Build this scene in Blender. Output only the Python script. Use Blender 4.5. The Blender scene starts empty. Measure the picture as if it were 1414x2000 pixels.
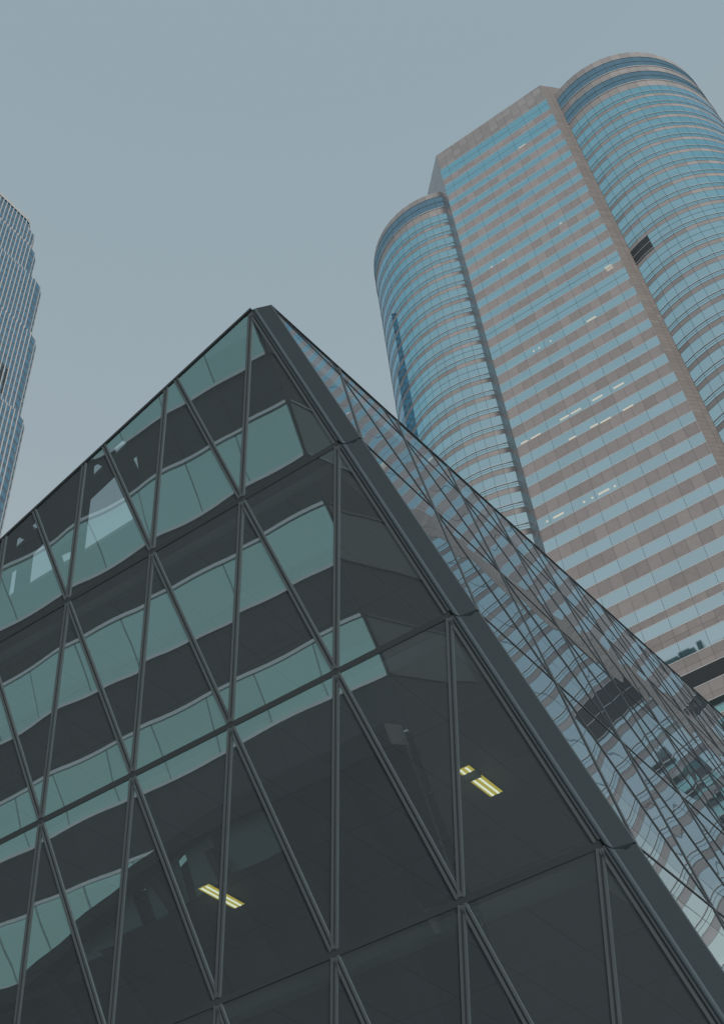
import bpy, bmesh, math, random
from mathutils import Vector, Matrix
from mathutils.geometry import delaunay_2d_cdt
random.seed(7)
C = bpy.context.scene.collection
V = Vector

# ------------------------------------------------------------------ camera
CAM_H = 1.7
cd = bpy.data.cameras.new('camera'); cam = bpy.data.objects.new('camera', cd); C.objects.link(cam)
cd.sensor_fit = 'VERTICAL'; cd.sensor_height = 36.0; cd.lens = 2328.384 / 2000 * 36
cd.clip_start = 0.1; cd.clip_end = 8000
R_ = V((0.9936455837, 0.0837756255, -0.0751671373))
U_ = V((0.1125542268, -0.7395837785, 0.6635867544))
F_ = V((0.0, 0.6678304270, 0.7443134561))
cam.matrix_world = Matrix(((R_.x, U_.x, -F_.x, 0), (R_.y, U_.y, -F_.y, 0), (R_.z, U_.z, -F_.z, CAM_H), (0, 0, 0, 1)))
bpy.context.scene.camera = cam

# ------------------------------------------------------------------ sky, sun, exposure
SUN_AZ, SUN_EL = 152.0, 22.0          # azimuth measured from +Y towards +X
w = bpy.data.worlds.new('World'); bpy.context.scene.world = w; w.use_nodes = True
nt = w.node_tree; bg = nt.nodes['Background']
sky = nt.nodes.new('ShaderNodeTexSky'); sky.sky_type = 'NISHITA'; sky.sun_disc = False
sky.sun_elevation = math.radians(SUN_EL); sky.sun_rotation = math.radians(SUN_AZ)
sky.air_density = 1.0; sky.dust_density = 6.0; sky.ozone_density = 1.0
mix = nt.nodes.new('ShaderNodeMixRGB'); mix.inputs[0].default_value = 0.88
geo = nt.nodes.new('ShaderNodeTexCoord'); sep = nt.nodes.new('ShaderNodeSeparateXYZ'); nt.links.new(geo.outputs['Generated'], sep.inputs[0])
rmp = nt.nodes.new('ShaderNodeValToRGB'); nt.links.new(sep.outputs[2], rmp.inputs[0])
rmp.color_ramp.elements[0].position = 0.30; rmp.color_ramp.elements[0].color = (4.60, 4.90, 5.20, 1)      # paler towards the horizon
rmp.color_ramp.elements[1].position = 0.92; rmp.color_ramp.elements[1].color = (3.25, 4.20, 4.72, 1)
e_ = rmp.color_ramp.elements.new(0.72); e_.color = (3.80, 4.50, 4.88, 1)
nt.links.new(rmp.outputs[0], mix.inputs[2])
nt.links.new(sky.outputs[0], mix.inputs[1]); nt.links.new(mix.outputs[0], bg.inputs[0])
bg.inputs[1].default_value = 0.10
sl = bpy.data.lights.new('sun', 'SUN'); sl.energy = 1.3; sl.angle = math.radians(14); sl.color = (1.0, 0.95, 0.89)
so = bpy.data.objects.new('sun', sl); C.objects.link(so)
sd = V((math.sin(math.radians(SUN_AZ)) * math.cos(math.radians(SUN_EL)), math.cos(math.radians(SUN_AZ)) * math.cos(math.radians(SUN_EL)), math.sin(math.radians(SUN_EL))))
so.rotation_euler = sd.to_track_quat('Z', 'Y').to_euler()
vs = bpy.context.scene.view_settings
vs.view_transform = 'Standard'; vs.look = 'None'; vs.gamma = 1; vs.exposure = 0.0; vs.use_curve_mapping = False
cy = bpy.context.scene.cycles
cy.max_bounces = 10; cy.glossy_bounces = 6; cy.transparent_max_bounces = 12; cy.diffuse_bounces = 3
cy.caustics_reflective = False; cy.caustics_refractive = False

# ------------------------------------------------------------------ node helpers
def mat(name):
    m = bpy.data.materials.new(name); m.use_nodes = True
    t = m.node_tree; t.nodes.clear()
    o = t.nodes.new('ShaderNodeOutputMaterial')
    return m, t, o
def N(t, kind, **kw):
    n = t.nodes.new(kind)
    for k, v in kw.items(): setattr(n, k, v)
    return n
def math_(t, op, a, b=None, clamp=False):
    n = N(t, 'ShaderNodeMath', operation=op, use_clamp=clamp)
    for i, x in enumerate((a, b)):
        if x is None: continue
        if isinstance(x, (int, float)): n.inputs[i].default_value = x
        else: t.links.new(x, n.inputs[i])
    return n.outputs[0]
def mixc(t, f, a, b):
    n = N(t, 'ShaderNodeMixRGB')
    for i, x in enumerate((f, a, b)):
        if isinstance(x, (int, float)): n.inputs[i].default_value = x
        elif isinstance(x, tuple): n.inputs[i].default_value = (*x, 1)
        else: t.links.new(x, n.inputs[i])
    return n.outputs[0]
def uvxy(t):
    uv = N(t, 'ShaderNodeUVMap'); s = N(t, 'ShaderNodeSeparateXYZ'); t.links.new(uv.outputs[0], s.inputs[0])
    return s.outputs[0], s.outputs[1]
def cell(t, x, per, off=0.0):
    return math_(t, 'FLOOR', math_(t, 'DIVIDE', math_(t, 'SUBTRACT', x, off), per))
def joint(t, x, per, wd, off=0.0):           # 1 on a joint line of width wd, else 0
    f = math_(t, 'FRACT', math_(t, 'DIVIDE', math_(t, 'SUBTRACT', x, off), per))
    a = math_(t, 'ABSOLUTE', math_(t, 'SUBTRACT', f, 0.5))
    return math_(t, 'GREATER_THAN', a, 0.5 - 0.5 * wd / per)
def white(t, a, b):
    c = N(t, 'ShaderNodeCombineXYZ'); t.links.new(a, c.inputs[0]); t.links.new(b, c.inputs[1])
    n = N(t, 'ShaderNodeTexWhiteNoise', noise_dimensions='2D'); t.links.new(c.outputs[0], n.inputs['Vector'])
    return n.outputs['Value']
def noise(t, scale, detail=3.0, coord='Object'):
    tc = N(t, 'ShaderNodeTexCoord'); n = N(t, 'ShaderNodeTexNoise'); n.inputs['Scale'].default_value = scale; n.inputs['Detail'].default_value = detail
    t.links.new(tc.outputs[coord], n.inputs['Vector']); return n.outputs[0]

def plain(name, col, rough=0.5, metal=0.0, spec=0.5, var=0.12, scale=0.6):
    m, t, o = mat(name); p = N(t, 'ShaderNodeBsdfPrincipled')
    p.inputs['Roughness'].default_value = rough; p.inputs['Metallic'].default_value = metal
    p.inputs['Specular IOR Level'].default_value = spec
    n = noise(t, scale)
    c = mixc(t, n, tuple(x * (1 - var) for x in col), tuple(min(1, x * (1 + var)) for x in col))
    t.links.new(c, p.inputs['Base Color']); t.links.new(p.outputs[0], o.inputs[0]); return m

def granite(name, col, pu, pv, offu=0.0, offv=0.0, jw=0.045, var=0.13, rough=0.28, spec=0.35):
    """polished stone panels: joints and a tone per panel, from metres on the wall (UV)"""
    m, t, o = mat(name); p = N(t, 'ShaderNodeBsdfPrincipled'); x, y = uvxy(t)
    r = white(t, cell(t, x, pu, offu), cell(t, y, pv, offv))
    n = noise(t, 1.4, 6.0); n2 = noise(t, 0.035, 3.0)
    v = math_(t, 'ADD', math_(t, 'MULTIPLY', math_(t, 'SUBTRACT', r, 0.5), 2 * var), math_(t, 'MULTIPLY', math_(t, 'SUBTRACT', n, 0.5), 0.25))
    v = math_(t, 'ADD', v, math_(t, 'MULTIPLY', math_(t, 'SUBTRACT', n2, 0.5), 0.25))
    hv = N(t, 'ShaderNodeHueSaturation'); hv.inputs['Color'].default_value = (*col, 1)
    t.links.new(math_(t, 'ADD', v, 1.0), hv.inputs['Value'])
    j = math_(t, 'MAXIMUM', joint(t, x, pu, jw, offu), joint(t, y, pv, jw, offv))
    c = mixc(t, math_(t, 'MULTIPLY', j, 0.75), hv.outputs[0], tuple(q * 0.3 for q in col))
    t.links.new(c, p.inputs['Base Color']); p.inputs['Roughness'].default_value = rough
    p.inputs['Specular IOR Level'].default_value = spec
    t.links.new(p.outputs[0], o.inputs[0]); return m

def window(name, tint, body, refl=0.8, pu=3.08, offu=0.0, jw=0.05, var=0.10, rough=0.02, wav=0.0, line=(0.02, 0.05, 0.06), coat=False):
    """coated window glass: tinted mirror over a dark body, one tone per pane, thin dark joints"""
    m, t, o = mat(name); x, y = uvxy(t)
    r = white(t, cell(t, x, pu, offu), cell(t, y, 2.02, 0.0))
    hv = N(t, 'ShaderNodeHueSaturation'); hv.inputs['Color'].default_value = (*tint, 1)
    if coat:                                   # interference coating: paler seen square on, deeper teal at a slant
        lw = N(t, 'ShaderNodeLayerWeight'); lw.inputs['Blend'].default_value = 0.5
        cr = N(t, 'ShaderNodeValToRGB'); t.links.new(lw.outputs['Facing'], cr.inputs[0]); t.links.new(cr.outputs[0], hv.inputs['Color'])
        el = cr.color_ramp.elements; el[0].position = 0.22; el[0].color = (0.80, 0.93, 0.95, 1); el[1].position = 1.0; el[1].color = (0.74, 0.88, 1.0, 1)
        for ps, co in ((0.36, (0.72, 0.90, 0.94)), (0.50, (0.58, 0.86, 0.93)), (0.60, (0.43, 0.79, 0.90)), (0.80, (0.50, 0.78, 0.92))):
            e = el.new(ps); e.color = (*co, 1)
    t.links.new(math_(t, 'ADD', math_(t, 'MULTIPLY', math_(t, 'SUBTRACT', r, 0.5), 2 * var), 1.0), hv.inputs['Value'])
    g = N(t, 'ShaderNodeBsdfGlossy'); g.inputs['Roughness'].default_value = rough
    j = joint(t, x, pu, jw, offu)
    d = N(t, 'ShaderNodeBsdfDiffuse'); t.links.new(mixc(t, j, body, line), d.inputs[0])
    t.links.new(hv.outputs[0], g.inputs[0])
    if wav:
        b = N(t, 'ShaderNodeBump'); b.inputs['Strength'].default_value = 1.0; b.inputs['Distance'].default_value = wav
        t.links.new(noise(t, 0.55, 1.0), b.inputs['Height']); t.links.new(b.outputs[0], g.inputs['Normal'])
    mx = N(t, 'ShaderNodeMixShader'); t.links.new(math_(t, 'MULTIPLY', math_(t, 'SUBTRACT', 1.0, math_(t, 'MULTIPLY', j, 0.55)), refl), mx.inputs[0])
    t.links.new(d.outputs[0], mx.inputs[1]); t.links.new(g.outputs[0], mx.inputs[2]); t.links.new(mx.outputs[0], o.inputs[0]); return m

def pane_glass(name, r0, r1, rtint, ttint, veil, fk):
    """coated see-through facade glass: Fresnel-like mirror over tinted transmission"""
    m, t, o = mat(name)
    lw = N(t, 'ShaderNodeLayerWeight'); lw.inputs['Blend'].default_value = 0.5
    f = math_(t, 'ADD', math_(t, 'MULTIPLY', math_(t, 'POWER', lw.outputs['Facing'], 4.0), r1 - r0), r0)
    g = N(t, 'ShaderNodeBsdfGlossy'); g.inputs['Roughness'].default_value = 0.0; g.inputs[0].default_value = (*rtint, 1)
    tr = N(t, 'ShaderNodeBsdfTransparent'); tr.inputs[0].default_value = (*ttint, 1)
    df = N(t, 'ShaderNodeBsdfDiffuse'); df.inputs[0].default_value = (*veil, 1)       # painted veil: diffuse haze colour that lifts the dark panes
    m0 = N(t, 'ShaderNodeMixShader'); m0.inputs[0].default_value = fk; t.links.new(tr.outputs[0], m0.inputs[1]); t.links.new(df.outputs[0], m0.inputs[2])
    mx = N(t, 'ShaderNodeMixShader'); t.links.new(f, mx.inputs[0]); t.links.new(m0.outputs[0], mx.inputs[1]); t.links.new(g.outputs[0], mx.inputs[2])
    t.links.new(mx.outputs[0], o.inputs[0]); return m

def glow(name, col, k):
    m, t, o = mat(name); e = N(t, 'ShaderNodeEmission'); e.inputs[0].default_value = (*col, 1); e.inputs[1].default_value = k
    t.links.new(e.outputs[0], o.inputs[0]); return m

M = {}
M['granite'] = granite('brown_granite', (0.43, 0.396, 0.39), 1.54, 4.07, 0.11, 0.0, var=0.10)
M['granite_bay'] = granite('brown_granite_bay', (0.415, 0.39, 0.385), 1.57, 4.07, 0.0, 0.0, jw=0.06)
M['granite_tile'] = granite('brown_granite_tile', (0.265, 0.24, 0.23), 1.25, 0.80, 0.0, 0.0, jw=0.05, var=0.10, rough=0.45, spec=0.3)
M['granite_polish'] = granite('polished_granite_tile', (0.36, 0.35, 0.35), 1.25, 0.80, 0.0, 0.0, jw=0.05, var=0.10, rough=0.10, spec=0.9)
M['granite_cap'] = granite('brown_granite_cap', (0.41, 0.385, 0.38), 1.54, 2.0, 0.11, 0.1, jw=0.06)
M['win_slab'] = window('teal_window', (0.60, 0.86, 0.93), (0.03, 0.07, 0.085), 0.86, 3.08, 1.62, 0.06, 0.04, coat=True)
M['win_bay'] = window('teal_bay_window', (0.60, 0.86, 0.93), (0.03, 0.07, 0.085), 0.86, 1.0, 0.0, 0.045, 0.03, coat=True)
M['win_dark'] = window('dark_blue_window', (0.36, 0.52, 0.61), (0.02, 0.04, 0.06), 0.75, 1.0, 0.0, 0.035, 0.06)
M['rail'] = plain('white_rail', (0.75, 0.77, 0.78), 0.3)
M['dark_rail'] = plain('dark_rail', (0.07, 0.12, 0.15), 0.4)
M['louver'] = plain('dark_louver', (0.045, 0.05, 0.055), 0.5)
M['lamp_white'] = glow('office_lamp', (1.0, 0.95, 0.82), 0.58)

# ------------------------------------------------------------------ mesh helpers
class MB:
    def __init__(s): s.v = []; s.f = []; s.m = []; s.uv = []
    def face(s, pts, mi=0, uv=None):
        b = len(s.v); s.v += [tuple(p) for p in pts]; s.f.append(tuple(range(b, b + len(pts)))); s.m.append(mi)
        s.uv.append(uv if uv else [(0, 0)] * len(pts))
    def box(s, o, ax, ay, az, mi=0):      # corner + three edge vectors
        o, ax, ay, az = V(o), V(ax), V(ay), V(az)
        p = [o, o + ax, o + ax + ay, o + ay]; q = [x + az for x in p]
        if ax.cross(ay).dot(az) < 0: p, q = q, p
        la, lb, lc = ax.length, ay.length, az.length
        s.face(p[::-1], mi, [(0, 0), (0, lb), (la, lb), (la, 0)][::1]); s.face(q, mi, [(0, 0), (la, 0), (la, lb), (0, lb)])
        for i in range(4):
            k = (i + 1) % 4; l = la if i % 2 == 0 else lb
            s.face((p[i], p[k], q[k], q[i]), mi, [(0, 0), (l, 0), (l, lc), (0, lc)])
    def bar(s, a, b, side, up, ws, wu, mi=0):   # box from a to b, ws across, wu along 'up' from the line
        a, b = V(a), V(b); sd = V(side).normalized() * ws; u = V(up).normalized() * wu
        s.box(a - sd / 2, b - a, sd, u, mi)
    def prism(s, poly, d, mi=0):             # planar polygon extruded by vector d
        d = V(d); a = [V(p) for p in poly]; b = [p + d for p in a]; n = len(a)
        nn = V((0, 0, 0))
        for i in range(n): nn += a[i].cross(a[(i + 1) % n])
        if nn.dot(d) > 0: a, b = a[::-1], b[::-1]
        s.face(a, mi); s.face(b[::-1], mi)
        for i in range(n): s.face((a[i], b[i], b[(i + 1) % n], a[(i + 1) % n]), mi)
    def build(s, name, mats, parent=None, smooth=False, origin=None):
        me = bpy.data.meshes.new(name)
        off = V(origin) if origin is not None else V((0, 0, 0))
        if parent is not None and origin is None: off = parent.location
        me.from_pydata([(x[0] - off.x, x[1] - off.y, x[2] - off.z) for x in s.v], [], s.f)
        for m in (mats if isinstance(mats, (list, tuple)) else [mats]): me.materials.append(m)
        me.polygons.foreach_set('material_index', s.m)
        l = me.uv_layers.new(name='UVMap'); flat = []
        for u in s.uv:
            for a in u: flat += [a[0], a[1]]
        l.data.foreach_set('uv', flat)
        if smooth: me.polygons.foreach_set('use_smooth', [True] * len(me.polygons))
        me.update()
        o = bpy.data.objects.new(name, me); C.objects.link(o)
        if parent is not None: o.parent = parent
        else: o.location = off
        return o
def thing(name, label, cat, loc, group=None):
    o = bpy.data.objects.new(name, None); C.objects.link(o); o.location = loc; o['label'] = label; o['category'] = cat
    if group: o['group'] = group
    o.empty_display_size = 1.0
    return o

# ------------------------------------------------------------------ ground
b = MB(); g_ = 3000
b.face([(-g_, -g_, 0), (g_, -g_, 0), (g_, g_, 0), (-g_, g_, 0)], 0, [(0, 0), (2 * g_, 0), (2 * g_, 2 * g_), (0, 2 * g_)])
M['paving'] = granite('stone_paving', (0.30, 0.29, 0.28), 0.9, 0.9, jw=0.02, rough=0.6, spec=0.3)
gr = b.build('ground', M['paving']); gr['kind'] = 'structure'

# ================================================================== low glass building
S = 2.4
def W(p): return V((p[0] * S, p[1] * S, p[2] * S + CAM_H))
O1 = W((-0.822925395, 5.992605034, 9.648195749)); u1 = V((-0.873069037, 0.487596612, 0)) * S
wv = V((0.683579699, 0.193162485, -1.877196751)) * S
O2 = W((-0.612469201, 5.926296073, 9.564981304)); u2 = V((0.565133892, 0.857659830, 0)) * S
N1 = u1.cross(wv).normalized(); N1 = -N1 if N1.dot(O1 - V((0, 0, CAM_H))) > 0 else N1      # outward
N2 = u2.cross(wv).normalized(); N2 = -N2 if N2.dot(O2 - V((0, 0, CAM_H))) > 0 else N2
JB = (O1.z - 0.0) / (-wv.z)          # lattice row at the ground
CL, CR = 9, 16
roofL = lambda c: -0.012 + 0.126 * c
roofR = lambda c: -0.010 - 0.130 * c

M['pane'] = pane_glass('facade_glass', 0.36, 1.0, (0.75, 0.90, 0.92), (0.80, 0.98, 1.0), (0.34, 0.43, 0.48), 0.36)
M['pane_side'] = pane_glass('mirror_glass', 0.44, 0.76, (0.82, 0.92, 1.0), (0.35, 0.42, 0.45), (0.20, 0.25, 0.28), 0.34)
M['mull'] = plain('grey_aluminium', (0.185, 0.228, 0.25), 0.4, 0.2, 0.5, 0.08, 2.0)
M['groove'] = plain('black_gasket', (0.085, 0.105, 0.115), 0.6, 0, 0.2)
M['clad'] = plain('dark_grey_cladding', (0.098, 0.132, 0.150), 0.6, 0.0, 0.12, 0.06, 0.5)
M['bevel_highlight'] = plain('painted_bevel_highlight', (0.25, 0.33, 0.38), 0.4, 0.0, 0.3, 0.05, 0.5)  # lighter colour paints a soft highlight on the corner bevel
M['mull_shade'] = plain('aluminium_painted_shade', (0.055, 0.07, 0.08), 0.5, 0.0, 0.3, 0.05, 1.0)  # dark copy of the bar metal: shade of the near sides as colour
M['ceiling'] = granite('ceiling_tile', (0.17, 0.175, 0.17), 1.2, 1.8, jw=0.025, var=0.06, rough=0.7, spec=0.1)
M['slab'] = plain('concrete_slab', (0.16, 0.16, 0.155), 0.8)
M['inroof'] = plain('roof_steel_deck', (0.07, 0.075, 0.08), 0.6)

forum = thing('glass_pavilion', 'dark low glass pavilion with slanted faces and triangular panes, filling the foreground', 'building', (O1.x + 4, O1.y + 6, 0))

def P1(c, j, off=0.0): return O1 + u1 * c + wv * j + N1 * off
def P2(c, j, off=0.0): return O2 + u2 * c + wv * j + N2 * off

def make_pane(P, a, b_, c_, Nn, roof, amp):
    """one triangular pane, slightly pillowed like real sealed glass; (c,j) corners"""
    n = 8; G = 0.012
    cx = (a[0] + b_[0] + c_[0]) / 3; cj = (a[1] + b_[1] + c_[1]) / 3
    sh = lambda q: (q[0] + (cx - q[0]) * 3 * G, q[1] + (cj - q[1]) * 3 * G)
    a, b_, c_ = sh(a), sh(b_), sh(c_)
    bm = bmesh.new(); idx = {}
    k1, k2, k3 = (random.uniform(-1, 1) for _ in range(3)); sgn = random.choice((-1, 1)) if random.random() < .35 else -1
    t1, t2 = random.gauss(0, .0008), random.gauss(0, .0008)
    for i in range(n + 1):
        for k in range(n + 1 - i):
            l1, l2 = i / n, k / n; l3 = 1 - l1 - l2
            q = (a[0] * l1 + b_[0] * l2 + c_[0] * l3, a[1] * l1 + b_[1] * l2 + c_[1] * l3)
            d = sgn * amp * 27 * l1 * l2 * l3 + amp * 2.2 * (k1 * l1 * l2 * (l1 - l2) + k2 * l2 * l3 * (l2 - l3) + k3 * l3 * l1 * (l3 - l1))
            d += S * (t1 * (l1 - .333) + t2 * (l2 - .333))
            idx[i, k] = bm.verts.new(P(q[0], q[1], d))
    for i in range(n):
        for k in range(n - i):
            bm.faces.new((idx[i, k], idx[i + 1, k], idx[i, k + 1]))
            if i + k < n - 1: bm.faces.new((idx[i + 1, k], idx[i + 1, k + 1], idx[i, k + 1]))
    def cut(co, no):
        bmesh.ops.bisect_plane(bm, geom=bm.verts[:] + bm.edges[:] + bm.faces[:], plane_co=co, plane_no=no, clear_outer=True)
    p0, p1 = P(0, roof(0)), P(5, roof(5)); t = (p1 - p0).normalized(); no = t.cross(Nn)
    if no.dot(wv) > 0: no = -no
    cut(p0 - no * 0.03, no)
    cut(V((0, 0, 0.02)), V((0, 0, -1)))
    if not bm.faces: bm.free(); return None
    for f in bm.faces:
        f.normal_update()
        f.smooth = True
    if bm.faces and sum((f.normal.dot(Nn) for f in bm.faces)) < 0:
        bmesh.ops.reverse_faces(bm, faces=bm.faces[:])
    return bm

def bm_obj(bm, name, m, parent):
    me = bpy.data.meshes.new(name); bm.transform(Matrix.Translation(-parent_loc(parent))); bm.to_mesh(me); bm.free(); me.materials.append(m)
    o = bpy.data.objects.new(name, me); C.objects.link(o); o.parent = parent; return o
def parent_loc(p):
    l = V(p.location)
    while p.parent: p = p.parent; l += p.location
    return l

from bpy_extras.object_utils import world_to_camera_view
bpy.context.view_layer.update()
sc = bpy.context.scene
sc.render.resolution_x = 723; sc.render.resolution_y = 1024
def on_screen(p, m=0.02):
    q = world_to_camera_view(sc, cam, V(p)); return q.z > 0 and -m < q.x < 1 + m and -m < q.y < 1 + m
def shown_area(bm):
    a = 0.0
    for f in bm.faces:
        q = [world_to_camera_view(sc, cam, v.co) for v in f.verts]
        cxx = sum(x.x for x in q) / 3; cyy = sum(x.y for x in q) / 3
        if -0.01 < cxx < 1.01 and -0.01 < cyy < 1.01 and all(x.z > 0 for x in q):
            a += abs((q[1].x - q[0].x) * (q[2].y - q[0].y) - (q[2].x - q[0].x) * (q[1].y - q[0].y)) / 2 * 723 * 1024
    return a
panes = []
rows = range(0, int(JB) + 1)
for j in rows:
    for c in range(0, CL):
        for tri in (((c, j), (c, j + 1), (c + 1, j + 1)), ((c, j), (c + 1, j), (c + 1, j + 1))):
            bm = make_pane(P1, *tri, N1, roofL, 0.0024)
            if bm: panes.append((shown_area(bm), bm, 0))
for j in range(-3, int(JB) + 1):
    for c in range(0, CR):
        for tri in (((c, j), (c, j + 1), (c + 1, j)), ((c + 1, j), (c, j + 1), (c + 1, j + 1))):
            bm = make_pane(P2, *tri, N2, roofR, 0.0014)
            if bm: panes.append((shown_area(bm), bm, 1))
panes.sort(key=lambda x: -x[0])
rest = [bmesh.new(), bmesh.new()]; PM = [M['pane'], M['pane_side']]
for k, (a, bm, sd_) in enumerate(panes):
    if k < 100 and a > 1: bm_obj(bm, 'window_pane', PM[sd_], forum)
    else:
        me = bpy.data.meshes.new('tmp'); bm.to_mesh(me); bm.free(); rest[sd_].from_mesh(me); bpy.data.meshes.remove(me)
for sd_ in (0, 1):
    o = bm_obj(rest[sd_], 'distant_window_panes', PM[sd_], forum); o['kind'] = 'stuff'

# diagonal and level mullions: twin bars with a black joint between
BW, GP = 0.018 * S, 0.018 * S
def mullion(P, Nn, pts, lift, name='mullion', dep=0.009, bars=None):
    """pts: lattice points along one straight line, cut at every crossing"""
    m = MB()
    a, z = P(*pts[0]), P(*pts[-1]); d = (z - a).normalized(); sd = d.cross(Nn).normalized()
    m.bar(a + Nn * -0.03, z + Nn * -0.03, sd, Nn, GP + BW * .6, 0.034 + lift, 1)
    for q0, q1 in zip(pts[:-1], pts[1:]):
        x, y = P(*q0), P(*q1); L = (y - x).length
        if L < 0.25: continue
        # the bars stop short of each node, staggered as on the real crossing pieces
        i0 = 0.055 * S if abs(q0[1] - round(q0[1])) < 1e-6 else 0.0
        i1 = 0.055 * S if abs(q1[1] - round(q1[1])) < 1e-6 else 0.0
        for s in (-1, 1):
            near = bars and sd.dot(u2) * s < 0        # on the steep side the near bar has its side shade painted in
            m.bar(x + d * (i0 * .45) + sd * s * (GP + BW) / 2 - Nn * 0.02, y - d * (i1 * .45) + sd * s * (GP + BW) / 2 - Nn * 0.02, sd, Nn, BW if not bars else BW * .6, 0.02 + dep * S * (1 if near or not bars else .35), 2 if near else 0)
    return m.build(name, [M['mull'], M['groove'], bars or M['mull']], forum)

def span(roof, cfun, jmax, jmin):
    """lattice rows of one slanted line from the roof edge down to the ground"""
    f = lambda j: j - roof(cfun(j))
    lo, hi = jmin, jmax
    if f(lo) >= 0: js = lo
    else:
        for _ in range(60):
            md = (lo + hi) / 2
            if f(md) < 0: lo = md
            else: hi = md
        js = hi
    pts = [js] + [k for k in range(math.ceil(js + 1e-6), math.floor(jmax) + 1)]
    if jmax - pts[-1] > 1e-3: pts.append(jmax)
    return [(cfun(j), j) for j in pts]
jm = JB - 0.02
for c in range(0, CL + 1): mullion(P1, N1, span(roofL, lambda j, c=c: c, jm, 0.0), 0.004)
for k in range(-5, CL):
    cf = lambda j, k=k: j + k
    pts = span(roofL, cf, min(jm, CL - k), max(0.0, -k)); mullion(P1, N1, pts, 0.007) if len(pts) > 1 else None
for c in range(0, CR + 1): mullion(P2, N2, span(roofR, lambda j, c=c: c, jm, -3), 0.004, dep=0.007, bars=M['mull_shade'])
for k in range(0, CR + 5):
    cf = lambda j, k=k: k - j
    pts = span(roofR, cf, min(jm, k), max(-3.0, k - CR)); mullion(P2, N2, pts, 0.007, dep=0.006, bars=M['mull_shade']) if len(pts) > 1 else None
for j in range(1, int(JB) + 1):
    m = MB(); cend = min(CL, (j + 0.012) / 0.126)
    m.bar(P1(0, j, -.03), P1(cend, j, -.03), wv, N1, 0.05 * S, 0.042, 0); m.build('level_joint', M['groove'], forum)
for j in range(-2, int(JB) + 1):
    m = MB(); c0 = max(0, (-j - 0.010) / 0.130)
    if c0 < CR: m.bar(P2(c0, j, -.03), P2(CR, j, -.03), wv, N2, 0.022 * S, 0.042, 0); m.build('level_joint', M['groove'], forum)

# roof edge trims
for P, Nn, roof, cmax in ((P1, N1, roofL, CL), (P2, N2, roofR, CR)):
    m = MB(); a, z = P(-0.02, roof(-0.02)), P(cmax, roof(cmax)); d = (z - a).normalized(); sd = d.cross(Nn)
    m.bar(a - Nn * 0.15, z - Nn * 0.15, sd, Nn, 0.06 if P is P1 else 0.035, 0.18, 0); m.build('roof_trim', M['groove'], forum)

# corner cladding along the slanted edge, one piece per storey
e1 = u1.normalized()
for j in range(0, int(JB) + 1):
    ja = j + (0.0045 if j else 0.0); jb = min(j + 1 - 0.0045, jm)
    def prof(j, first=False):
        L = P1(0, j); Rr = P2(0, j); q = []
        fold = L - e1 * 0.066 * S + N1 * 0.055; st = L - e1 * 0.022 * S + N1 * 0.012
        ctl = L - e1 * 0.036 * S + N1 * 0.058
        q.append(L - e1 * 0.022 * S - N1 * 0.05)
        for k in range(7):
            s = k / 6; q.append(st * (1 - s) ** 2 + ctl * 2 * s * (1 - s) + fold * s * s)
        en = Rr - u2.normalized() * 0.036 * S + N2 * 0.02
        q.append(fold.lerp(en, .5)); q.append(en); q.append(en - N1 * 0.09)
        return q
    m = MB(); A_, B_ = prof(ja), prof(jb); slant = wv * 0.035
    for k in range(len(A_)):
        if 1 <= k <= 8:
            s = min(1, (k - 1) / 6.0)
            A_[k] = A_[k] + slant * s * (1 if j else 0.3) ; B_[k] = B_[k] + slant * s
    A_[9] = A_[9] + slant * (0.0); B_[9] = B_[9] + slant * 0.0
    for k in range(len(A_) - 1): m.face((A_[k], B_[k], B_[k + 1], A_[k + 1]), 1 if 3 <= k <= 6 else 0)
    m.face(A_[::-1], 0); m.face(B_, 0)
    m.build('corner_cladding', [M['clad'], M['bevel_highlight']], forum)
m = MB()
for k in range(1):
    a, z = [[P1(0, j) - e1 * 0.03 * S - N1 * 0.02, P1(0, j) - e1 * 0.06 * S + N1 * 0.02, P2(0, j) - u2.normalized() * 0.02 * S + N2 * .01, P2(0, j) - u2.normalized() * .02 * S - N2 * .08] for j in (0.04, jm)]
    for i in range(4): m.face((a[i], z[i], z[(i + 1) % 4], a[(i + 1) % 4]), 0)
m.build('corner_post', M['groove'], forum)

# floors with tiled ceilings behind the glass, and the roof deck with its openings
for j in range(1, int(JB) + 1):
    z = P1(0, j).z; dn = V((0, 0, -1))
    E = P1(0, j) + u1.normalized() * 0.35 + u2.normalized() * 0.35; E.z = z - 0.12 * S - 0.0
    ua, ub = u1 * 8.6, u2 * 12
    poly = [E, E + ua, E + ua + ub, E + ub]
    m = MB(); m.prism(poly, (0, 0, 0.34), 1)
    f = [p - V((0, 0, 0.012)) for p in poly]
    L1, L2 = ua.length, ub.length
    m.face(f[::-1], 0, [(0, 0), (L1, 0), (L1, L2), (0, L2)][::-1]) if (f[1] - f[0]).cross(f[2] - f[0]).z > 0 else m.face(f, 0, [(0, 0), (L1, 0), (L1, L2), (0, L2)])
    m.build('floor_slab', [M['ceiling'], M['slab']], forum)
m = MB(); E = P1(0, 1) + u1 * 1.8 + u2 * 3.0; E.z = 0.05
m.prism([E, E + u1 * 7, E + u1 * 7 + u2 * 8, E + u2 * 8], (0, 0, P1(0, 1).z - .5)); m.build('service_core', M['slab'], forum)
ra, rb = u1 + wv * 0.126, u2 - wv * 0.130
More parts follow.
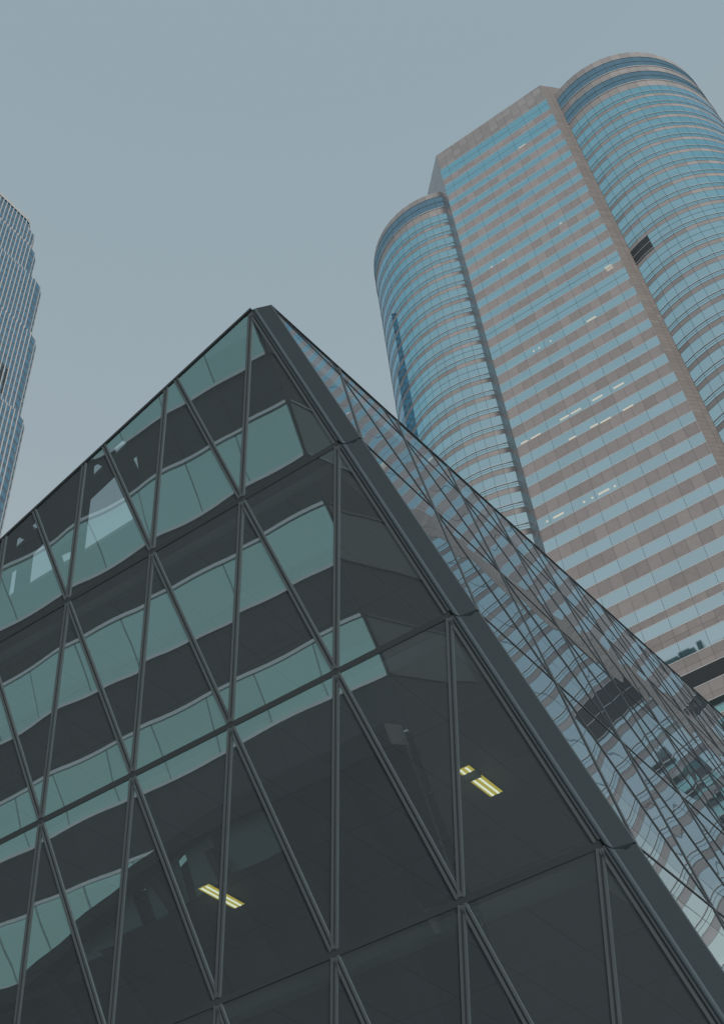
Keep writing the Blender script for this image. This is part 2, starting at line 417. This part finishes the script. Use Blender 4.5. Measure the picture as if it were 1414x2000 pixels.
holes = [[(3.146, .855), (2.58, .39), (2.225, .383), (2.537, .997)], [(1.974, .109), (1.842, .111), (1.838, .186), (2.016, .191)],
         [(2.244, .107), (2.202, .116), (2.195, .197), (2.351, .202)], [(3.186, .129), (3.093, .134), (3.144, .209), (3.208, .211)],
         [(3.495, .214), (3.379, .13), (3.348, .129), (3.343, .212)], [(3.68, .126), (3.614, .136), (3.629, .17), (3.709, .221)],
         [(3.81, .689), (3.444, .408), (3.271, .4), (3.506, .765)], [(4.061, .628), (3.76, .405), (3.698, .41), (4.006, .639)],
         [(3.324, .676), (3.236, .71), (3.207, .739), (3.307, .824), (3.397, .795)], [(1.963, .379), (1.901, .375), (2.051, .57)]]
outer = [(-0.02, 0.03), (CL, 0.03), (CL, 13), (-0.02, 13)]
vc = [V(p) for p in outer]; fl = [list(range(4))]
for hl in holes:
    fl.append(list(range(len(vc), len(vc) + len(hl)))); vc += [V(p) for p in hl]
def inside(p, poly):
    r = False; n = len(poly)
    for i in range(n):
        (x1, y1), (x2, y2) = poly[i], poly[(i + 1) % n]
        if (y1 > p[1]) != (y2 > p[1]) and p[0] < (x2 - x1) * (p[1] - y1) / (y2 - y1) + x1: r = not r
    return r
res = delaunay_2d_cdt(vc, [], fl, 0, 1e-6)
m = MB(); RO = O1 + wv * (-0.012) + V((0, 0, -0.02))
for f in res[2]:
    q = [res[0][i] for i in f]; ce = (sum(p.x for p in q) / len(q), sum(p.y for p in q) / len(q))
    if any(inside(ce, hl) for hl in holes): continue
    m.face([RO + ra * p.x + rb * p.y for p in q], 0)
for hl in holes:                       # reveals of the openings
    n = len(hl)
    for i in range(n):
        a, z = (RO + ra * hl[k][0] + rb * hl[k][1] for k in (i, (i + 1) % n)); m.face((a, z, z + V((0, 0, .12)), a + V((0, 0, .12))), 0)
m.build('roof_deck', M['inroof'], forum)

# two lit luminaires under the same ceiling
M['tube'] = glow('fluorescent_tube', (1.0, 0.95, 0.72), 1.8)
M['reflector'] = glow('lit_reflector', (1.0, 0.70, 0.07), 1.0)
M['lampbody'] = plain('lamp_housing', (0.25, 0.2, 0.08), 0.5)
LJ = 2
LE = P1(0, LJ); LE.z = LE.z - 0.12 * S
def luminaire(c, b0, b1, split=None):
    o = LE + u1 * c; w_ = u1 * 0.125
    f = MB()
    f.box(o + u2 * b0 - V((0, 0, 0.06)), u2 * (b1 - b0), w_, V((0, 0, 0.047)), 0)
    fo = f.build('ceiling_lamp', M['lampbody'], forum)
    segs = [(b0, b1)] if split is None else [(b0, split - .02), (split + .02, b1)]
    r = MB(); t = MB()
    for a, z in segs:
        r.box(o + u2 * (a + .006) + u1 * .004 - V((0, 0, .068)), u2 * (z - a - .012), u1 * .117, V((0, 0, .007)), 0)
        for q in (0.030, 0.082): t.box(o + u2 * (a + .012) + u1 * q - V((0, 0, .085)), u2 * (z - a - .024), u1 * .017, V((0, 0, .016)), 0)
    if split is not None: r.box(o + u2 * (split - .02) - u1 * .02 - V((0, 0, .2)), u2 * .04, u1 * .16, V((0, 0, .135)), 1)
    for x, mm, nm in ((r, [M['reflector'], M['groove']], 'lamp_reflector'), (t, M['tube'], 'lamp_tubes')):
        q = x.build(nm, mm, forum); q.parent = fo
def glow_lamp(c, b0, b1):                 # the fitting's own light
    l = bpy.data.lights.new('luminaire_light', 'POINT'); l.energy = 2.2; l.color = (1.0, 0.82, 0.42); l.shadow_soft_size = 0.12
    q = bpy.data.objects.new('luminaire_light', l); C.objects.link(q); q.parent = forum
    q.location = LE + u1 * (c + .06) + u2 * ((b0 + b1) / 2) - V((0, 0, .5)) - forum.location
glow_lamp(0.832, 1.43, 1.925); glow_lamp(3.512, 1.438, 1.905)
luminaire(0.832, 1.43, 1.925, 1.545)
luminaire(3.512, 1.438, 1.905)

# ================================================================== stone and glass tower
D = 101.0
ah = math.radians(149.78)
hl_ = V((math.cos(ah), math.sin(ah), 0)); e_s = -hl_                      # e_s: to the right along the front
n_s = V((hl_.y, -hl_.x, 0)); n_s = -n_s if n_s.y > 0 else n_s           # outward front normal
A0 = V((0.2062 * D, 0.9785 * D, 0))
WS = 0.217 * D
def T(s, n, z): return A0 + e_s * s + n_s * n + V((0, 0, z + CAM_H))
tower = thing('office_tower', 'tall office tower of brown stone and teal window bands between two rounded bays', 'skyscraper', T(WS / 2, -15, -CAM_H))
# floor list: (top of window, bottom of window, middle line?)
FL = [(199.08, 195.17, 1), (193.0, 189.11, 1)]
z = 187.1
while z > 150: FL.append((z, z - 1.95, 0)); z -= 4.067
FL = [f for f in FL if f[0] > 148]
FL += [(146.6, 144.0, 1), (142.05, 139.0, 1)]
z = 136.95
while z > 86: FL.append((z, z - 1.93, 0)); z -= 3.983
FL += [(85.18, 83.41, 0), (82.39, 80.69, 0), (78.91, 76.71, 0)]
LOWS = [(74.9, 72.85), (70.9, 69.0)]
z = 66.5
while z > 8: LOWS.append((z, z - 2.0)); z -= 4.0
def wall_band(m, a, b_, z0, z1, mi=0, u0=0.0):
    L = (b_ - a).length
    m.face((V((a.x, a.y, z0)), V((b_.x, b_.y, z0)), V((b_.x, b_.y, z1)), V((a.x, a.y, z1))), mi, [(u0, z0), (u0 + L, z0), (u0 + L, z1), (u0, z1)])
def body(poly, z0, z1, name, mats, mi=None, u0=None):
    m = MB(); n = len(poly)
    for i in range(n):
        wall_band(m, poly[i], poly[(i + 1) % n], z0, z1, (mi[i] if mi else 0), (u0[i] if u0 else 0.0))
    m.face([V((p.x, p.y, z1)) for p in poly], 0, [(p.x, p.y) for p in poly])
    return m.build(name, mats, tower)
ch = 7.6 / math.sqrt(2)
SB = 206.7
pl = [T(0, 0, 0), T(WS, 0, 0), T(WS + ch, -ch, 0), T(WS + ch, -36, 0), T(-ch, -36, 0), T(-ch, -ch, 0)]
# stone body: front band panels, chamfers in small tiles
zc = FL[0][0] + CAM_H
body(pl, 0, SB - 0.0, 'wall', [M['granite'], M['granite_tile'], M['granite_polish']], [0, 1, 1, 0, 2, 2])
m = MB(); eps = n_s * 0.02
wall_band(m, T(0.0, 0, 0) + eps, T(WS, 0, 0) + eps, zc, SB, 0, 0.0)
m.face([V((p.x, p.y, SB)) for p in (T(0, 0, 0) + eps, T(WS, 0, 0) + eps, T(WS, 0, 0), T(0, 0, 0))])
m.build('parapet', M['granite_cap'], tower)
def flat_window(zt, zb, line, name='window_band', mats=None, into=None):
    m = into or MB(); a, b_ = T(0.03, 0.014, 0), T(WS - 0.03, 0.014, 0)
    zt += CAM_H; zb += CAM_H
    wall_band(m, a, b_, zb, zt, 0, 0.0)
    inn = n_s * -0.02
    for z_, up in ((zt, 1), (zb, -1)):
        q = [V((a.x, a.y, z_)), V((b_.x, b_.y, z_))]; q += [q[1] + inn, q[0] + inn]; m.face(q if up > 0 else q[::-1], 1)
    m.box(V((a.x, a.y, zb + .01)), b_ - a, n_s * 0.006, V((0, 0, .09)), 1)
    m.box(V((a.x, a.y, zt - .10)), b_ - a, n_s * 0.006, V((0, 0, .09)), 1)
    if line: m.box(V((a.x, a.y, (zt + zb) / 2)), b_ - a, n_s * 0.008, V((0, 0, .06)), 2)
    return None if into else m.build(name, mats or [M['win_slab'], M['rail'], M['dark_rail']], tower)
for zt, zb, ln in FL: flat_window(zt, zb, ln)
lower = MB()
for i, (zt, zb) in enumerate(LOWS):
    if i < 3: flat_window(zt, zb, 0, 'window_band', [M['louver'] if i == 0 else M['win_slab'], M['rail'], M['dark_rail']])
    else: flat_window(zt, zb, 0, into=lower)
o = lower.build('lower_window_bands', [M['win_slab'], M['rail'], M['dark_rail']], tower); o['kind'] = 'stuff'

# rounded bays of flat facets
PA = math.radians(6.05)
def bay(cs, cn, Rr, a0, sgn, nf, ztop, cap, darks, floors, lv, nm):
    """a0: angle of the edge against the flat front, facets run away from it (sgn)"""
    ang = [a0 + sgn * PA * k for k in range(nf + 1)]
    pt = lambda a, r=0.0: T(cs + (Rr + r) * math.cos(a), cn + (Rr + r) * math.sin(a), 0)
    def strip(m, z0, z1, r, mi, unit=False, k0=0, k1=None):
        pp = [pt(a, r) for a in ang[k0:(k1 if k1 is None else k1 + 1)]]
        for k in range(len(pp) - 1):
            a, b_ = (pp[k], pp[k + 1]) if sgn < 0 else (pp[k + 1], pp[k])
            L = 1.0 if unit else 1.57
            m.face((V((a.x, a.y, z0)), V((b_.x, b_.y, z0)), V((b_.x, b_.y, z1)), V((a.x, a.y, z1))), mi,
                   [((k + k0) * L, z0), ((k + k0 + 1) * L, z0), ((k + k0 + 1) * L, z1), ((k + k0) * L, z1)])
    def ring(m, z_, r0, r1, h, mi, k0=0, k1=None):   # a small ledge following the facets
        strip(m, z_, z_ + h, r1, mi, True, k0, k1)
        aa = ang[k0:(k1 if k1 is None else k1 + 1)]
        for k in range(len(aa) - 1):
            for zz in (z_, z_ + h):
                m.face((pt(aa[k], r0) + V((0, 0, zz - CAM_H)), pt(aa[k + 1], r0) + V((0, 0, zz - CAM_H)), pt(aa[k + 1], r1) + V((0, 0, zz - CAM_H)), pt(aa[k], r1) + V((0, 0, zz - CAM_H))), mi)
    m = MB(); strip(m, 0, ztop + CAM_H, 0, 0)
    rim = [pt(a) for a in ang]; m.face([V((p.x, p.y, ztop + CAM_H)) for p in (rim if sgn > 0 else rim[::-1])], 0)
    m.build('rounded_bay', M['granite_bay'], tower)
    for d0, d1, rl in darks:
        m = MB(); strip(m, d1 + CAM_H, d0 + CAM_H, .05, 0, True); ring(m, d1 + CAM_H - .10, .0, .12, .14, 1); ring(m, (d0 + d1) / 2 + CAM_H, .04, .08, .07, 2); ring(m, d0 + CAM_H - .03, 0, .08, .06, 2)
        m.build('dark_window_band', [M['win_dark'], M['rail'], M['dark_rail']], tower)
    low = MB()
    for f0, f1, ln in floors:
        m = MB() if f0 > 66 else low; z0, z1 = f1 + CAM_H, f0 + CAM_H
        strip(m, z0, z1, .014, 0, True)
        ry = z1 - (2.0 if not ln else (z1 - z0) - 1.1)
        ring(m, ry - .06, .01, .05, .09, 1); ring(m, ry - .16, .01, .03, .05, 2); ring(m, ry - .55, .01, .024, .045, 2)
        if ln: ring(m, (z1 + ry) / 2, .01, .024, .07, 2)
        ring(m, z0 + .01, .01, .022, .03, 2); ring(m, z1 - .04, .01, .022, .03, 2)
        if m is not low: m.build('window_band', [M['win_bay'], M['rail'], M['dark_rail']], tower)
    o = low.build('lower_window_bands', [M['win_bay'], M['rail'], M['dark_rail']], tower); o['kind'] = 'stuff'
    for z1, z0, k0, k1 in lv:
        m = MB(); strip(m, z0 + CAM_H, z1 + CAM_H, .09, 0, True, k0, k1); ring(m, z1 + CAM_H, .0, .13, .08, 1, k0, k1); ring(m, (z0 + z1) / 2 + CAM_H, .08, .12, .08, 1, k0, k1); ring(m, z0 + CAM_H, 0, .14, .08, 1, k0, k1)
        for k in (0,):
            pass
        m.build('louver_panel', [M['louver'], M['rail']], tower)
tops = [f[0] for f in FL] + [f[0] for f in LOWS]
def bay_floors(first):
    out = []; tt = [x for x in tops if x <= first + .01 and x > 5]
    for k, x in enumerate(tt):
        nx = tt[k + 1] if k + 1 < len(tt) else x - 4.0
        if x - nx < 3.2: continue
        out.append((x, nx + 0.95, 1 if x - nx > 4.4 else 0))
    return out
tops = [t for t in tops if abs(t - 82.39) > .1]
bay(-7.58, -14.40, 14.24, math.radians(64.35), 1, 32, 195.13, 1.8, [(193.35, 189.37, 1)], bay_floors(187.2), [], 'left')
bay(0.290 * D, -0.152 * D, 0.150 * D, math.radians(113.1), -1, 32, 201.4, 2.2, [(199.15, 195.3, 1), (193.0, 189.36, 1)], bay_floors(187.2),
    [(146.5, 143.15, 0, 2), (85.3, 80.6, 0, 4), (85.3, 76.5, 14, 18)], 'right')

# lit ceiling lamps close behind the windows, placed on floors of the front
def ray_s(px, py):
    d = F_ + R_ * ((px - 707) / 2328.384) - U_ * ((py - 1000) / 2328.384)
    t = (A0.dot(n_s) + 0.05) / d.dot(n_s); X = d * t
    return (X - A0).dot(e_s), X.z
lamps = [((629, 400), (632, 404), 0)]
spots = [(1012, 290, 1026, 281), (1145, 628, 1163, 618), (1093, 820, 1111, 811), (1114, 808, 1134, 798), (1156, 782, 1176, 772), (1197, 758, 1218, 748),
         (1017, 867, 1030, 860), (1036, 857, 1055, 847), (1152, 835, 1167, 828), (1172, 826, 1193, 815), (1110, 859, 1124, 852), (1215, 802, 1236, 791),
         (1080, 1012, 1100, 1001), (1168, 966, 1189, 954), (1066, 1019, 1069, 1018), (1138, 981, 1141, 980), (1154, 973, 1157, 972), (1198, 950, 1201, 949),
         (958, 522, 961, 520), (981, 508, 984, 507), (1093, 437, 1096, 435), (1040, 686, 1043, 685), (1051, 680, 1054, 679), (1073, 667, 1075, 666)]
for q in spots:
    (s0, z0), (s1, z1) = ray_s(q[0], q[1]), ray_s(q[2], q[3])
    zz = (z0 + z1) / 2 + CAM_H; wd = max(abs(s1 - s0), .26); hh = 0.27
    m = MB(); a = T(min(s0, s1), 0.05, 0); m.box(V((a.x, a.y, zz - hh / 2)), e_s * wd, n_s * 0.02, V((0, 0, hh)), 0)
    m.build('ceiling_lamp', M['lamp_white'], tower)
m = MB()
for k in range(4):
    s0, z0 = ray_s(1180 + k * 1.6, 524 + k * 2.2); a = T(s0, .05, 0); m.box(V((a.x, a.y, z0 + CAM_H)), e_s * 1.0, n_s * .02, V((0, 0, .14)), 0)
m.build('ceiling_lamp', M['lamp_white'], tower)

# ================================================================== far stepped tower with white fins
ifc = thing('stepped_tower', 'very tall blue glass tower with white vertical fins and stepped crown, at the left edge', 'skyscraper', (-150, 230, 0))
M['fin'] = plain('white_fin', (0.52, 0.545, 0.56), 0.4)
M['ifc_wall'] = granite('grey_blue_spandrel', (0.12, 0.18, 0.235), 1.5, 4.2, jw=0.1, var=0.10, rough=0.3)
M['ifc_win'] = window('blue_window', (0.31, 0.51, 0.64), (0.02, 0.05, 0.08), 0.8, 1.5, 0.0, 0.1, 0.09)
M['ifc_dark'] = plain('dark_opening', (0.03, 0.035, 0.04), 0.6)
bI = math.radians(58.0); fI = V((math.cos(bI), math.sin(bI), 0)); nI = V((fI.y, -fI.x, 0))
def azp(az, r): a = math.radians(az); return V((math.sin(a) * r, math.cos(a) * r, 0))
#        right azimuth, tan(top), tan(bottom)
TI = [(-28.14, 1.80, 1.70), (-27.5, 1.731, 1.66), (-27.0, 1.687, 1.575), (-25.9, 1.5966, 1.44), (-25.33, 1.458, 1.26), (-24.87, 1.273, 1.03), (-24.55, 1.044, 0.0)]
Q0 = azp(-25.3, 232.0)
fincount = 0; extra_fins = []
for k, (az, tt, tb) in enumerate(TI):
    base = Q0 + nI * (0.55 * k)
    # right end of the tier: where the face line meets this azimuth
    a = math.radians(az); d = V((math.sin(a), math.cos(a), 0)); pn = V((d.y, -d.x, 0))
    turn = [0, 18, 42, 66]; segl = [3.0, 2.6, 2.2]
    off = V((0, 0, 0)); dirs = [V((math.cos(bI + math.radians(x)), math.sin(bI + math.radians(x)), 0)) for x in turn]
    for i in range(3): off += dirs[i + 1] * segl[i] * (0.55 if k < 2 else 1)
    s = -(base + off).dot(pn) / fI.dot(pn)
    Rt = base + fI * s                                   # where the flat front ends
    r = (Rt).length; ztop = r * tt + CAM_H; zbot = max(0.0, r * tb + CAM_H - 9)
    if k == 0: ztop = r * 1.765 + CAM_H
    pp = [Rt - fI * 46, Rt]
    for i in range(3): pp.append(pp[-1] + dirs[i + 1] * segl[i] * (0.55 if k < 2 else 1))
    pp += [pp[-1] - nI * 40, pp[0] - nI * 46]
    m = MB(); u0 = 0.0
    for i in range(len(pp)):
        p, q = pp[i], pp[(i + 1) % len(pp)]
        wall_band(m, p, q, zbot, ztop, 0, 0 if i else -46.0)
    m.face([V((p.x, p.y, ztop)) for p in pp], 0)
    m.build('tower_tier', M['ifc_wall'], ifc)
    m = MB(); zz = ztop - 0.8
    while zz - 2.5 > zbot:
        if zz < 150: break
        for i in range(4):
            p, q = pp[i], pp[i + 1]; nn = V(((q - p).y, -(q - p).x, 0)).normalized() * 0.05
            wall_band(m, p + nn, q + nn, zz - 2.5, zz, 0, -46.0 if i == 0 else 0)
        zz -= 4.2
    if m.f:
        o = m.build('window_rows', M['ifc_win'], ifc); o['kind'] = 'stuff'
    if k == 0:
        m = MB()
        for i in range(3): wall_band(m, pp[i] + nI * .3, pp[i + 1] + nI * .3, ztop - 1.2, ztop + .7, 0)
        m.build('crown', M['fin'], ifc)
    # fins
    fl_ = []
    for i in range(46): 
        if i * 1.5 < 20: fl_.append((Rt - fI * (i * 1.5), nI, 1.0))
    for i in range(1, 4):
        p, q = pp[i], pp[i + 1]; nn = V(((q - p).y, -(q - p).x, 0)).normalized()
        for s_ in (1.0,): fl_.append((p.lerp(q, s_), nn, .55))
    for p, nn, kk in fl_:
        m = MB(); t_ = V((-nn.y, nn.x, 0))
        zf = ztop + .5; zb = max(zbot, 140)
        if zf <= zb: continue
        m.box(V((p.x, p.y, zb)) - t_ * .17 * kk, t_ * .34 * kk, nn * .25, V((0, 0, zf - zb)), 0)
        mid = V((p.x, p.y, (zf + max(zb, ztop - 25)) / 2))
        if any(on_screen(V((p.x, p.y, zb + (zf - zb) * i_ / 12)), .01) for i_ in range(13)):
            if fincount < 100: m.build('fin', M['fin'], ifc); fincount += 1
            else: extra_fins.append(m)
if extra_fins:
    m = MB()
    for x in extra_fins:
        b0 = len(m.v); m.v += x.v; m.f += [tuple(i + b0 for i in f) for f in x.f]; m.m += x.m; m.uv += x.uv
    o = m.build('small_fins', M['fin'], ifc); o['kind'] = 'stuff'
# dark plant openings in one tier
def ifc_box(px0, py0, wd, hh, k=4):
    d = F_ + R_ * ((px0 - 707) / 2328.384) - U_ * ((py0 - 1000) / 2328.384)
    base = Q0 + nI * (0.55 * k + .07); t = base.dot(nI) / d.dot(nI); X = d * t + V((0, 0, CAM_H)); m = MB()
    m.box(X - V((0, 0, hh)), fI * wd, nI * .05, V((0, 0, hh)), 0); m.build('plant_opening', M['ifc_dark'], ifc)
for q in ((1, 706), (6.5, 712), (13, 719)): ifc_box(*q, 1.0, 7.0)
for q in ((0, 738), (7, 747)): ifc_box(*q, 1.0, 5.0)

# ================================================================== banded office block behind the camera (seen mirrored)
hB = V((-0.87306904, 0.48759661, 0)); nB = V((0.48759661, 0.87306904, 0))       # nB: its front faces the pavilion
H0 = 6.815 * S; NB0 = -3.0 * S
blk = thing('banded_office_block', 'dark office block with pale green window bands, seen only mirrored in the left glass face', 'building', hB * (H0 + 25) + nB * (NB0 - 18))
M['blk_wall'] = granite('dark_brown_spandrel', (0.10, 0.095, 0.095), 1.3, 4.77, jw=0.04, var=0.05, rough=0.35, spec=0.3)
M['blk_win'] = window('pale_green_window', (0.66, 0.98, 0.90), (0.05, 0.10, 0.10), 0.90, 2.6, 0.0, 0.07, 0.05)
M['blk_side_win'] = plain('dark_teal_glass', (0.035, 0.06, 0.068), 0.5, 0, 0.2, 0.35, 0.4)
M['blk_side_rail'] = plain('dull_rail', (0.10, 0.12, 0.12), 0.5)
M['blk_side_dark'] = plain('darker_side_glass', (0.019, 0.027, 0.031), 0.5, 0, 0.2)  # side glass and rails in a darker colour on most floors
M['plant'] = plain('roof_plant_cladding', (0.16, 0.24, 0.26), 0.5)
M['blk_rail'] = plain('polished_rail', (0.93, 0.95, 0.93), 0.12, 0.92)
M['blk_side'] = plain('painted_shade_side_wall', (0.014, 0.015, 0.017), 0.7, 0, 0.1)  # near-black: the shade on the side wall is put into its colour
def BP(h, n, z): return hB * h + nB * n + V((0, 0, z))
BH = 159.5
pp = [BP(H0 + 62, NB0, 0), BP(H0, NB0, 0), BP(H0, NB0 - 42, 0), BP(H0 + 62, NB0 - 42, 0)]
m = MB()
for i in range(4):
    p, q = pp[i], pp[(i + 1) % 4]; wall_band(m, q, p, 0, BH, 0 if i == 0 else 1)
m.face([V((p.x, p.y, BH)) for p in pp], 1); m.build('wall', [M['blk_wall'], M['blk_side']], blk)
zt = 12.92 * S + CAM_H + 4.77 * 26; 
while zt > 6:
    if zt < BH - 2:
        m = MB(); a, z_ = BP(H0 + 61.9, NB0 + .04, 0), BP(H0 + .05, NB0 + .04, 0)
        wall_band(m, z_, a, zt - 2.35, zt, 0)
        for zz in (zt - .02, zt - 2.42): m.box(V((a.x, a.y, zz)), z_ - a, nB * .10, V((0, 0, .13)), 1)
        m.build('window_band', [M['blk_win'], M['blk_rail']], blk)
        if 20 < zt < 60:
            m = MB(); a, z_ = BP(H0 - .04, NB0 - .05, 0), BP(H0 - .04, NB0 - 9, 0); wall_band(m, a, z_, zt - 2.35, zt, 0)
            m.box(V((a.x, a.y, zt - .02)), z_ - a, hB * -.06, V((0, 0, .08)), 1); m.box(V((a.x, a.y, zt - 2.42)), z_ - a, hB * -.06, V((0, 0, .08)), 1)
            m.build('side_window', [M['blk_side_win'], M['blk_side_rail']] if 31 < zt < 34 else [M['blk_side_dark'], M['blk_side_dark']], blk)
    zt -= 4.77
m = MB(); 
for h_, w_2, z_2 in ((14.5, 2.2, 2.0), (17.5, 1.0, 4.8), (19.2, 3.0, 3.3), (22.8, 1.2, 6.4), (24.4, 1.1, 4.4), (25.8, 2.6, 5.9), (28.6, 4.0, 5.2), (32.8, 7, 5.8), (40, 9, 5.0)):
    m.box(BP(H0 + h_, NB0 - .6 - (h_ % 3), BH + .01), hB * w_2, nB * -9, V((0, 0, z_2)))
m.build('roof_plant', M['plant'], blk)
# dark covered footbridge in front of it
fb = thing('covered_footbridge', 'dark covered footbridge with a sloping roof, mirrored low in the left glass face', 'footbridge', BP(26, -5.2, 0))
M['bridge'] = plain('bridge_steel', (0.012, 0.013, 0.014), 0.6)
M['bridge_pane'] = plain('bridge_glass', (0.15, 0.25, 0.23), 0.2)
top = [(42, 15.2), (36.87, 15.75), (35.21, 15.72), (33.54, 15.8), (31.98, 16.37), (29.55, 17.24), (26.8, 18.05), (24.57, 18.35), (21.38, 18.5), (17.2, 18.6), (16.28, 18.6)]
m = MB(); poly = [BP(h, -6.3, z) for h, z in top] + [BP(16.28, -6.3, 17.8), BP(24.57, -6.3, 17.75), BP(26.8, -6.3, 17.65), BP(29.55, -6.3, 16.85), BP(31.98, -6.3, 15.95), BP(33.54, -6.3, 15.3), BP(42, -6.3, 14.6)]
m.prism(poly, nB * 1.6); m.build('roof', M['bridge'], fb)
m = MB(); m.box(BP(17.2, -6.2, 11.5), hB * 25, nB * 1.4, V((0, 0, .8))); m.build('deck', M['bridge'], fb)
for h in (17.6, 20.5, 23.4, 26.3, 29.2, 32.1, 35.0, 38.0, 41.2):
    m = MB(); m.bar(BP(h, -5.5, 12.2), BP(h + (1.3 if h < 34 else 0), -5.5, 15.6 if h > 29 else 17.2), hB, nB, .35, .35); m.build('strut', M['bridge'], fb)
for h in (18.2, 36.0):
    m = MB(); m.box(BP(h, -6.0, 0), hB * .9, nB * .9, V((0, 0, 11.5))); m.build('leg', M['bridge'], fb)
def roof_z(h):
    for (h1, z1), (h0, z0) in zip(top[:-1], top[1:]):
        if h0 <= h <= h1: return z0 + (z1 - z0) * (h - h0) / (h1 - h0)
for h0_, h1_, zb_ in ((22.2, 24.2, 16.2), (24.7, 26.3, 16.0), (26.8, 28.3, 15.9), (28.8, 30.0, 15.8), (30.4, 31.6, 15.5)):
    m = MB(); m.prism([BP(h0_, -5.8, zb_), BP(h1_, -5.8, zb_ - .1), BP(h1_, -5.8, roof_z(h1_) - .42), BP(h0_, -5.8, roof_z(h0_) - .42)], nB * .06); m.build('glazing', M['bridge_pane'], fb)
m = MB(); m.box(BP(16.28, -6.0, 11.7), hB * 9.6, nB * .06, V((0, 0, 6.25))); m.box(BP(26.05, -6.0, 11.7), hB * 2.9, nB * .06, V((0, 0, 5.3))); m.box(BP(28.95, -6.0, 11.7), hB * 2.85, nB * .06, V((0, 0, 4.4))); m.box(BP(31.8, -6.0, 11.7), hB * 9.5, nB * .06, V((0, 0, 3.2))); m.box(BP(16.28, -6.0, 2.0), hB * 25.5, nB * .06, V((0, 0, 9.6))); m.box(BP(16.26, -6.1, 11.7), hB * .9, nB * .05, V((0, 0, 6.8))); m.build('side_panel', M['bridge'], fb)
